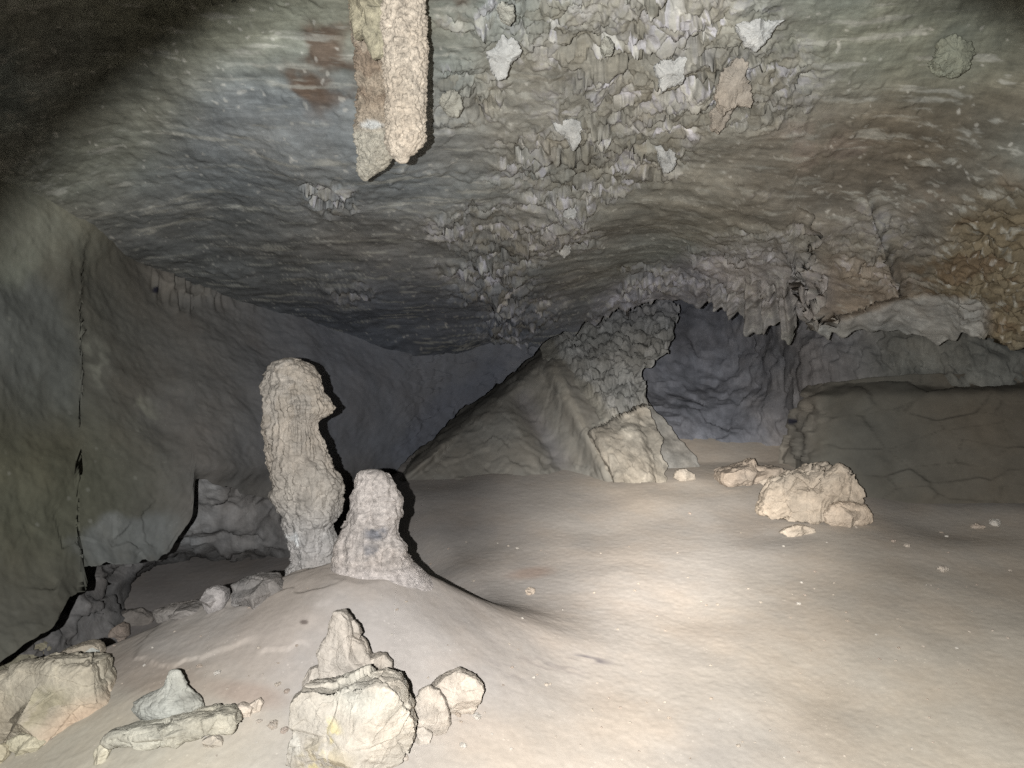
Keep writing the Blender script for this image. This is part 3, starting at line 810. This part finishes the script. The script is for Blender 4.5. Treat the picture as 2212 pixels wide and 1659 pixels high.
# ---- tall stalagmite
def fluting(PX, PY, P, q):
    a = sstep(800, 860, PY) * sstep(1010, 930, PY)
    return a * .022 * np.sin(np.arctan2(P[..., 1] - 3.05, P[..., 0] + .83) * 34 + 4 * fbm(q, 1.5, 2, 3)) + .05 * np.sin(q[..., 2] * 5 + q[..., 0] * 2.2) * a
column("stalagmite", [(772, 622, 628), (774, 606, 644), (780, 590, 658), (792, 580, 672), (815, 571, 686), (840, 567, 699), (865, 566, 711), (880, 567, 716), (893, 569, 712), (905, 571, 698), (915, 570, 690), (930, 569, 690), (960, 571, 700), (985, 577, 706), (1005, 580, 718),
                      (1030, 588, 732), (1050, 594, 742), (1070, 594, 740), (1100, 602, 738), (1140, 616, 724), (1165, 626, 728), (1185, 630, 724), (1215, 628, 722), (1250, 616, 726), (1290, 604, 736), (1340, 590, 750)],
       3.05, (.31, .28, .24), "flowstone", "tall knobbly leaning stalagmite standing behind the short rounded one", "stalagmite", seed=3, amp=.20, dispfn=fluting, lobes=2.4, grit=.008,
       colfn=lambda PX, PY, P, c, n2, q: mixc(mixc(mixc(c, (.33, .32, .31), .8 * sstep(1050, 1180, PY)), (.55, .56, .55), .8 * sstep(0, .3, n2) * blob(PX, PY, 634, 1165, 12, 24)), (.26, .22, .17), .4 * sstep(.1, .4, n2) * sstep(1050, 850, PY)))

# ---- short stalagmite
def shortcol(PX, PY, P, c, n2, q):
    k = fbm(q, 4, 4, 77)
    m = np.maximum(blob(PX, PY, 812, 1143, 24, 15, 0, .6), .9 * blob(PX, PY, 796, 1188, 28, 22, -20, .7))
    c = mixc(c, (.375, .345, .325), sstep(1200, 1236, PY))
    return mixc(c, (.10, .105, .12), .85 * m * sstep(-.25, .2, k))
column("stalagmite", [(1013, 802, 808), (1015, 785, 828), (1021, 774, 840), (1035, 762, 850), (1055, 754, 860), (1075, 749, 868), (1100, 745, 870), (1125, 737, 868), (1145, 728, 864), (1160, 725, 868), (1180, 722, 884), (1200, 721, 892), (1215, 718, 899), (1228, 714, 910), (1242, 706, 924), (1262, 694, 944), (1300, 670, 980)],
       2.72, (.35, .315, .285), "gritty_calcite", "short rounded stalagmite with black spots on top of the dusty mound", "stalagmite", seed=5, amp=.12, colfn=shortcol, foot=(1195, 1235), th_ratio=.75, grit=.005, lobes=2.6)

# ---- stalactites
column("stalactite", [(-160, 790, 960), (-60, 812, 934), (0, 825, 918), (60, 822, 920), (110, 826, 924), (160, 829, 922), (200, 832, 922), (240, 832, 920), (270, 834, 918), (300, 835, 921), (316, 838, 912), (330, 844, 898), (340, 850, 888), (348, 858, 882), (354, 864, 876)],
       [(-160, 2.05), (0, 2.2), (350, 2.3)], (.34, .295, .235), "gritty_calcite", "thick pale gritty stalactite hanging at the top of the picture", "stalactite", seed=8, amp=.09, th_ratio=.7, grit=.010, lobes=2.6, vs=.35)
column("stalactite", [(-160, 730, 880), (0, 752, 835), (100, 762, 836), (200, 772, 838), (260, 770, 840), (300, 768, 846), (320, 770, 850), (345, 772, 846), (362, 772, 832), (372, 774, 812), (382, 778, 802), (392, 785, 792)],
       [(-160, 2.1), (0, 2.32), (392, 2.62)], (.23, .195, .15), "gritty_calcite", "thin brown crusty stalactite with ragged tip, left of the thick one", "stalactite", seed=9, amp=.13, th_ratio=.6, grit=.012, lobes=3.4, vs=.4,
       colfn=lambda PX, PY, P, c, n2, q: mixc(mixc(mixc(c, (.29, .27, .22), sstep(270, 300, PY)), (.14, .105, .075), .7 * sstep(-.1, .3, n2) * sstep(260, 200, PY)), (.45, .47, .46), .7 * blob(PX, PY, 803, 276, 22, 9)))
rock("flowstone_lobe", [(750, -60), (830, -60), (838, 60), (830, 118), (806, 128), (795, 108), (780, 70), (762, 76), (756, 30)], 2.22, .09, (.25, .228, .16), "gritty_calcite",
     "yellowish flowstone lobe over the thin brown stalactite's root", "flowstone", seed=12, amp=.08)

# ---- the heap in front of the mound
def boulder_col(PX, PY, P, c, n2):
    q = fbm(P, 14, 4, 200)
    c = mixc(c, (.34, .335, .29), .5 * blob(PX, PY, 790, 1490, 90, 30, 10, .5))
    c = mixc(c, (.46, .38, .15), .75 * sstep(-.05, .3, q) * np.maximum(blob(PX, PY, 725, 1560, 26, 26), blob(PX, PY, 705, 1625, 60, 30, -25)))
    c = mixc(c, (.42, .40, .35), .6 * sstep(.1, .4, q) * blob(PX, PY, 680, 1590, 70, 70))
    c = mixc(c, (.27, .22, .12), .5 * sstep(.1, .3, -q) * blob(PX, PY, 715, 1625, 60, 45))
    return c
B1 = rock("boulder", [(640, 1500), (655, 1487), (720, 1490), (745, 1477), (820, 1454), (838, 1462), (862, 1470), (876, 1490), (886, 1530), (903, 1568), (893, 1600), (884, 1625), (870, 1640), (845, 1648), (800, 1662), (760, 1700), (690, 1710), (640, 1690), (618, 1650), (622, 1615), (636, 1580), (634, 1540)],
     fd(760, 1660), .15, (.35, .32, .27), "limestone", "large pale boulder with yellow stains, bottom centre in the front heap", "boulder", seed=21, amp=.11, res=230, flat=.62, colfn=boulder_col, fs=2.2)
rock("rock", [(722, 1328), (735, 1326), (748, 1335), (757, 1352), (762, 1375), (785, 1395), (797, 1420), (812, 1440), (835, 1462), (830, 1500), (700, 1510), (692, 1480), (690, 1440), (686, 1415), (690, 1390), (704, 1370), (710, 1345)],
     fd(760, 1500), .09, (.35, .315, .27), "limestone", "upright pointed rock standing behind the yellow stained boulder", "rock", seed=23, amp=.07, res=190, flat=.65, tilt=.1)
rock("stone", [(750, 1342), (765, 1340), (776, 1352), (782, 1368), (776, 1380), (768, 1386), (756, 1372)], fd(760, 1500, .03), .03, (.35, .315, .27), label="small rounded nub perched at the shoulder of the pointed rock", cat="stone", seed=24, res=60)
rock("rock", [(795, 1420), (815, 1413), (832, 1414), (846, 1432), (848, 1455), (838, 1480), (800, 1480), (790, 1445)], fd(815, 1490), .06, (.35, .315, .27), label="rounded rock wedged between the pointed rock and the stained boulder", seed=25, res=90)
rock("rock", [(655, 1470), (668, 1445), (685, 1438), (698, 1450), (700, 1500), (660, 1495)], fd(680, 1490), .05, (.35, .315, .27), label="low knobby rock at the left foot of the pointed rock", seed=26, res=80)
rock("rock", [(893, 1520), (905, 1495), (925, 1485), (948, 1492), (962, 1512), (970, 1540), (972, 1565), (962, 1580), (940, 1590), (915, 1588), (890, 1570)], fd(935, 1580), .06, (.35, .315, .27), label="rounded tan rock touching the right side of the stained boulder", seed=27, res=110, amp=.06)
rock("rock", [(925, 1490), (945, 1468), (968, 1455), (990, 1447), (1000, 1452), (1028, 1465), (1046, 1490), (1038, 1515), (1022, 1540), (985, 1543), (940, 1530)], fd(990, 1538), .08, (.35, .315, .27), label="angular rock farthest right in the front heap", seed=28, res=120, amp=.07)
rock("stone", [(892, 1575), (915, 1570), (935, 1585), (930, 1600), (905, 1605), (888, 1595)], fd(910, 1600), .03, (.35, .315, .27), label="small stone under the rounded tan rock beside the boulder", cat="stone", seed=29, res=60)

# ---- left foreground
def leftrock_col(PX, PY, P, c, n2):
    c = mixc(c, (.42, .30, .21), .6 * blob(PX, PY, 200, 1560, 70, 50, -20, .6))
    return mixc(c, (.22, .20, .13), .6 * sstep(.1, .4, n2) * blob(PX, PY, 110, 1500, 60, 30))
rock("boulder", [(-60, 1500), (0, 1450), (40, 1440), (90, 1434), (150, 1428), (200, 1437), (205, 1470), (225, 1505), (250, 1545), (240, 1570), (190, 1585), (90, 1598), (30, 1590), (-60, 1600)],
     fd(120, 1590, .08), .20, (.30, .27, .21), label="wide tan boulder at the left edge with orange blush", cat="boulder", seed=31, res=210, amp=.10, flat=.65, colfn=leftrock_col)
rock("rock", [(-60, 1425), (0, 1400), (40, 1380), (82, 1364), (104, 1370), (118, 1395), (125, 1425), (60, 1450), (-60, 1470)], fd(60, 1445), .15, (.30, .275, .20), label="smooth olive rock at the left edge behind the wide boulder", seed=32, res=130, amp=.05)
rock("rock", [(115, 1418), (150, 1398), (190, 1386), (208, 1388), (220, 1405), (216, 1430), (150, 1445), (110, 1440)], fd(170, 1436), .08, (.28, .25, .20), label="low dusty rock between the olive rock and the mound", seed=33, res=100, amp=.06)
rock("stone", [(170, 1420), (178, 1404), (196, 1396), (212, 1405), (212, 1422), (196, 1436), (174, 1436)], fd(192, 1432), .035, (.34, .35, .32), label="small pale round stone on top edge behind the wide boulder", cat="stone", seed=34, res=70)
rock("rock", [(205, 1385), (230, 1365), (262, 1345), (276, 1350), (278, 1372), (262, 1388), (215, 1395)], fd(245, 1390), .07, (.30, .25, .21), label="small wedge rock at the left end of the mound's crest", seed=35, res=90, amp=.06)
rock("rock", [(440, 1290), (446, 1272), (465, 1268), (486, 1278), (488, 1298), (480, 1322), (450, 1325), (438, 1308)], fd(465, 1318), .09, (.27, .25, .235), label="rounded grey rock sitting in the hollow behind the mound", seed=36, res=90, amp=.06)
rock("rock", [(330, 1322), (365, 1312), (420, 1305), (440, 1312), (430, 1335), (340, 1345)], fd(380, 1330), .12, (.18, .165, .15), label="low muddy rock in the hollow, left of the rounded grey one", seed=37, res=80, amp=.08)
rock("rock", [(500, 1262), (545, 1245), (590, 1250), (612, 1275), (590, 1305), (510, 1300)], fd(560, 1290), .15, (.17, .16, .15), label="dark rock in the hollow against the tall stalagmite's foot", seed=38, res=90, amp=.08)
rock("rock", [(200, 1340), (240, 1322), (300, 1318), (330, 1335), (320, 1360), (210, 1365)], fd(260, 1345), .12, (.20, .18, .16), label="low dusty rock at the shadowed left end of the hollow", seed=39, res=80, amp=.08)

# broken stalagmite tip lying on the ground: cone on a skirt
def cone_disp(PX, PY, P, q):
    return .05 * np.sin(np.arctan2(P[..., 1] - 2.38, P[..., 0] + 1.04) * 9) * sstep(1480, 1520, PY)
column("stalagmite", [(1446, 373, 382), (1449, 366, 391), (1462, 360, 397), (1478, 354, 402), (1490, 342, 408), (1498, 322, 418), (1506, 302, 432), (1514, 288, 441), (1530, 284, 442), (1545, 294, 434), (1556, 305, 420)],
       fd(365, 1556, -.02), (.29, .29, .255), "limestone", "little pale cone shaped stalagmite with flared skirt, left foreground", "stalagmite", seed=41, amp=.07, th_ratio=.55, res=(150, 180), dispfn=cone_disp, grit=.003)
rock("slab", [(215, 1604), (240, 1586), (300, 1573), (360, 1562), (430, 1548), (480, 1538), (508, 1540), (520, 1562), (500, 1584), (440, 1592), (380, 1612), (300, 1618), (230, 1612)], fd(370, 1612, -.03), .09, (.32, .305, .25), "flowstone",
     label="long flat pale slab lying in front of the little cone", cat="rock slab", seed=42, res=170, amp=.10, flat=.6)
rock("stone", [(438, 1598), (460, 1588), (478, 1598), (482, 1612), (460, 1618), (440, 1612)], fd(460, 1612), .03, (.33, .30, .25), label="small smooth stone against the front of the long flat slab", cat="stone", seed=43, res=60)
rock("stone", [(500, 1530), (520, 1518), (545, 1528), (540, 1548), (515, 1555), (500, 1545)], fd(520, 1550), .03, (.43, .38, .32), label="knobby pale stone off the right tip of the flat slab", cat="stone", seed=44, res=60, amp=.1)
rock("stone", [(540, 1520), (560, 1508), (568, 1520), (562, 1538), (545, 1542)], fd(555, 1538), .025, (.42, .37, .31), label="pale stone just behind the knobby stone near the slab", cat="stone", seed=45, res=50, amp=.1)
rock("rock", [(15, 1600), (40, 1588), (80, 1590), (96, 1605), (80, 1625), (40, 1628), (15, 1618)], fd(55, 1622), .05, (.42, .39, .29), label="half buried stone in front of the wide left boulder", seed=46, res=70, amp=.06)
rock("stone", [(200, 1625), (215, 1608), (232, 1606), (236, 1625), (228, 1645), (205, 1650)], fd(215, 1645), .03, (.43, .40, .31), label="small pale stone in front of the flat slab's left tip", cat="stone", seed=47, res=50)
rock("stone", [(-20, 1620), (0, 1608), (14, 1616), (16, 1635), (4, 1650), (-20, 1650)], fd(0, 1645), .035, (.40, .36, .26), label="stone cut by the left edge, lowest in the picture", cat="stone", seed=48, res=50)

# ---- right side
rock("boulder", [(1645, 1105), (1650, 1080), (1665, 1055), (1680, 1040), (1700, 1030), (1715, 1022), (1740, 1024), (1768, 1024), (1776, 1006), (1800, 1004), (1815, 1018), (1836, 1018), (1842, 1040), (1850, 1060), (1845, 1090), (1790, 1110), (1720, 1122), (1660, 1118)],
     fd(1750, 1115), .26, (.34, .295, .24), label="craggy orange tan boulder on the right part of the floor", cat="boulder", seed=51, res=200, amp=.17, flat=.7)
rock("rock", [(1780, 1110), (1795, 1092), (1815, 1083), (1845, 1086), (1870, 1092), (1885, 1110), (1884, 1128), (1860, 1140), (1800, 1138), (1785, 1128)], fd(1835, 1134), .12, (.36, .305, .245), label="smaller tan rock at the right foot of the craggy boulder", seed=52, res=120, amp=.10)
rock("stone", [(1684, 1150), (1700, 1140), (1730, 1134), (1760, 1142), (1762, 1152), (1735, 1160), (1700, 1160)], fd(1725, 1155), .06, (.36, .31, .25), label="flat stone on the floor in front of the craggy boulder", cat="stone", seed=53, res=70, amp=.1)
rock("slab", [(1545, 1035), (1546, 1018), (1580, 1008), (1612, 1000), (1625, 990), (1632, 1003), (1655, 1012), (1690, 1010), (1700, 1030), (1650, 1045), (1560, 1048)], fd(1620, 1045), .2, (.32, .27, .22), label="jagged low slab lying behind the craggy boulder", cat="rock slab", seed=54, res=130, amp=.09)
rock("stone", [(1638, 1040), (1668, 1028), (1694, 1030), (1692, 1044), (1650, 1050)], fd(1660, 1048), .05, (.38, .33, .27), label="thin pale stone at the left shoulder of the craggy boulder", cat="stone", seed=55, res=50, amp=.1)
rock("stone", [(1454, 1032), (1460, 1016), (1478, 1012), (1500, 1024), (1503, 1036), (1470, 1040)], fd(1480, 1037), .06, (.31, .275, .23), label="little reddish stone at the foot of the leaning slab", cat="stone", seed=56, res=50, amp=.1)
rock("stone", [(1982, 1070), (1985, 1054), (2000, 1050), (2016, 1054), (2026, 1075), (1998, 1080)], fd(2000, 1078), .05, (.34, .31, .26), label="pale stone alone at the foot of the huge mud block", cat="stone", seed=57, res=60, amp=.08)

# ---- single calcite flakes and nodules on the ceiling that stand out
FL = [("calcite_flake", [(1585, 58), (1620, 55), (1690, 50), (1668, 72), (1652, 88), (1640, 102), (1620, 92), (1600, 75)], "broad white triangular flake, upper right of the crusted band on the ceiling"),
      ("calcite_flake", [(1412, 145), (1430, 138), (1470, 133), (1492, 140), (1478, 152), (1475, 175), (1455, 178), (1432, 192), (1424, 168)], "ragged white flake left of the tan folds on the ceiling"),
      ("calcite_flake", [(1050, 118), (1070, 108), (1085, 88), (1118, 100), (1125, 118), (1105, 128), (1095, 158), (1078, 165), (1062, 150)], "tooth shaped pale flake right of the thick stalactite"),
      ("calcite_flake", [(1195, 270), (1225, 262), (1245, 262), (1255, 280), (1252, 305), (1240, 318), (1226, 298), (1205, 285)], "pale curled flake near the middle of the crusted ceiling band"),
      ("calcite_flake", [(1413, 322), (1430, 310), (1452, 318), (1462, 345), (1458, 362), (1440, 368), (1425, 345)], "white shield shaped flake at the band's lower right edge"),
      ("calcite_fold", [(1545, 165), (1568, 142), (1590, 138), (1612, 150), (1604, 170), (1618, 185), (1634, 205), (1628, 225), (1598, 222), (1570, 240), (1552, 215)], "large tan folded crust left of the bare grey ceiling"),
      ("calcite_fold", [(1532, 240), (1560, 226), (1582, 240), (1572, 262), (1560, 282), (1540, 272)], "small tan fold just below the large tan folded crust"),
      ("calcite_flake", [(1198, 425), (1222, 410), (1250, 405), (1280, 412), (1282, 440), (1262, 448), (1240, 468), (1215, 462)], "greenish white cupped flake low in the crusted band"),
      ("calcite_flake", [(1186, 520), (1205, 505), (1228, 512), (1232, 540), (1222, 556), (1200, 540)], "bluish white hanging flake at the bottom of the crusted band"),
      ("calcite_nodule", [(1074, 20), (1088, 12), (1108, 20), (1112, 36), (1100, 44), (1080, 34)], "rounded pale nodule near the top edge of the ceiling"),
      ("calcite_nodule", [(1298, 92), (1312, 85), (1326, 95), (1324, 110), (1308, 114), (1298, 104)], "small white ball nodule high on the crusted ceiling"),
      ("calcite_nodule", [(948, 222), (958, 205), (980, 200), (998, 212), (1000, 232), (985, 246), (965, 242)], "round grey nodule just right of the thick stalactite"),
      ("calcite_nodule", [(2012, 128), (2025, 95), (2050, 85), (2085, 98), (2106, 118), (2098, 142), (2070, 156), (2035, 152)], "large smooth greenish bulge, upper right corner of the ceiling"),
      ]
cols = {"calcite_flake": (.33, .33, .31), "calcite_fold": (.26, .23, .19), "calcite_nodule": (.27, .265, .225)}
for k, (nm, pts, lab) in enumerate(FL):
    cx = np.mean([p[0] for p in pts]); cy = np.mean([p[1] for p in pts])
    dc = float(ceil_depth(np.array([[cx]]), np.array([[cy]]))[0, 0])
    rock(nm, pts, dc - .05, .04 if nm != "calcite_nodule" else .05, cols[nm] if k != 12 else (.165, .17, .13), "limestone", lab, {"calcite_flake": "calcite flake", "calcite_fold": "calcite crust", "calcite_nodule": "nodule"}[nm], seed=60 + k, res=90, amp=.16, flat=.7, tilt=-.6, fine=.04, fs=1.6, jit=.16)

# ---- pebbles: each one its own object
rng = np.random.default_rng(4)
PEB = [(2037, 1232, 12), (1145, 1280, 14), (1000, 1612, 9), (590, 1568, 14), (615, 1580, 9), (1180, 1480, 6), (1445, 1552, 5), (1725, 1305, 5), (1595, 1612, 6), (1490, 1110, 4), (1960, 1180, 8), (2110, 1140, 12), (2150, 1132, 14), (1850, 1140, 5), (1930, 1170, 6), (870, 1640, 12),
       (990, 1545, 9), (1030, 1550, 10), (1280, 1535, 4), (1340, 1530, 4), (560, 1400, 5), (430, 1440, 7), (470, 1455, 9), (600, 1480, 8), (620, 1495, 7), (560, 1560, 7), (650, 1360, 0)]
for i in range(190):
    PEB.append((rng.uniform(20, 2190), rng.uniform(1150, 1640), rng.uniform(1.6, 4.2)))
base = []
def pebble_mesh(seed, col):
    n, m = 12, 18
    ph = np.linspace(0, np.pi, n)[:, None]; th = np.linspace(0, 2 * np.pi, m, endpoint=False)[None]
    P = np.stack((np.sin(ph) * np.cos(th), np.sin(ph) * np.sin(th) * .8, np.cos(ph) * .55 + 0 * th), -1)
    w1, w2, rid, fac = worley(P + seed * 3.3, 1.3, seed)
    P = P * (1 + .45 * fac + .15 * fbm(P + seed, 2, 2, seed))[..., None]
    P[0] = P[0].mean(0); P[-1] = P[-1].mean(0)
    ob = make_mesh("pebble", P, grid_faces(n, m, True), np.array(col), "limestone", smooth=False)
    return ob
protos = [pebble_mesh(s, c) for s, c in ((1, (.45, .40, .34)), (2, (.40, .34, .28)), (3, (.50, .47, .42)), (4, (.42, .37, .31)), (5, (.38, .32, .27)))]
nu = 0
for i, (px, py, r) in enumerate(PEB):
    if r == 0: continue
    x, y = on_floor(px, py)
    if y > 4.6 or (x < -1 and y > 3.0): continue
    src = protos[i % 5]
    if nu < 5:
        src = protos[nu]; ob = src
    else:
        ob = src.copy(); sc.collection.objects.link(ob)
    nu += 1
    s = r / F * y
    ob.location = (x, y, float(floor_z(np.array([x]), np.array([y]))[0]) + s * .2)
    ob.scale = (s, s, s)
    ob.rotation_euler = (rng.uniform(-.3, .3), rng.uniform(-.3, .3), rng.uniform(0, 6.28))
    ob["category"] = "pebble"; ob["group"] = "pebbles scattered on the cave floor"
    ob["label"] = "small pale pebble lying loose on the dusty cave floor"
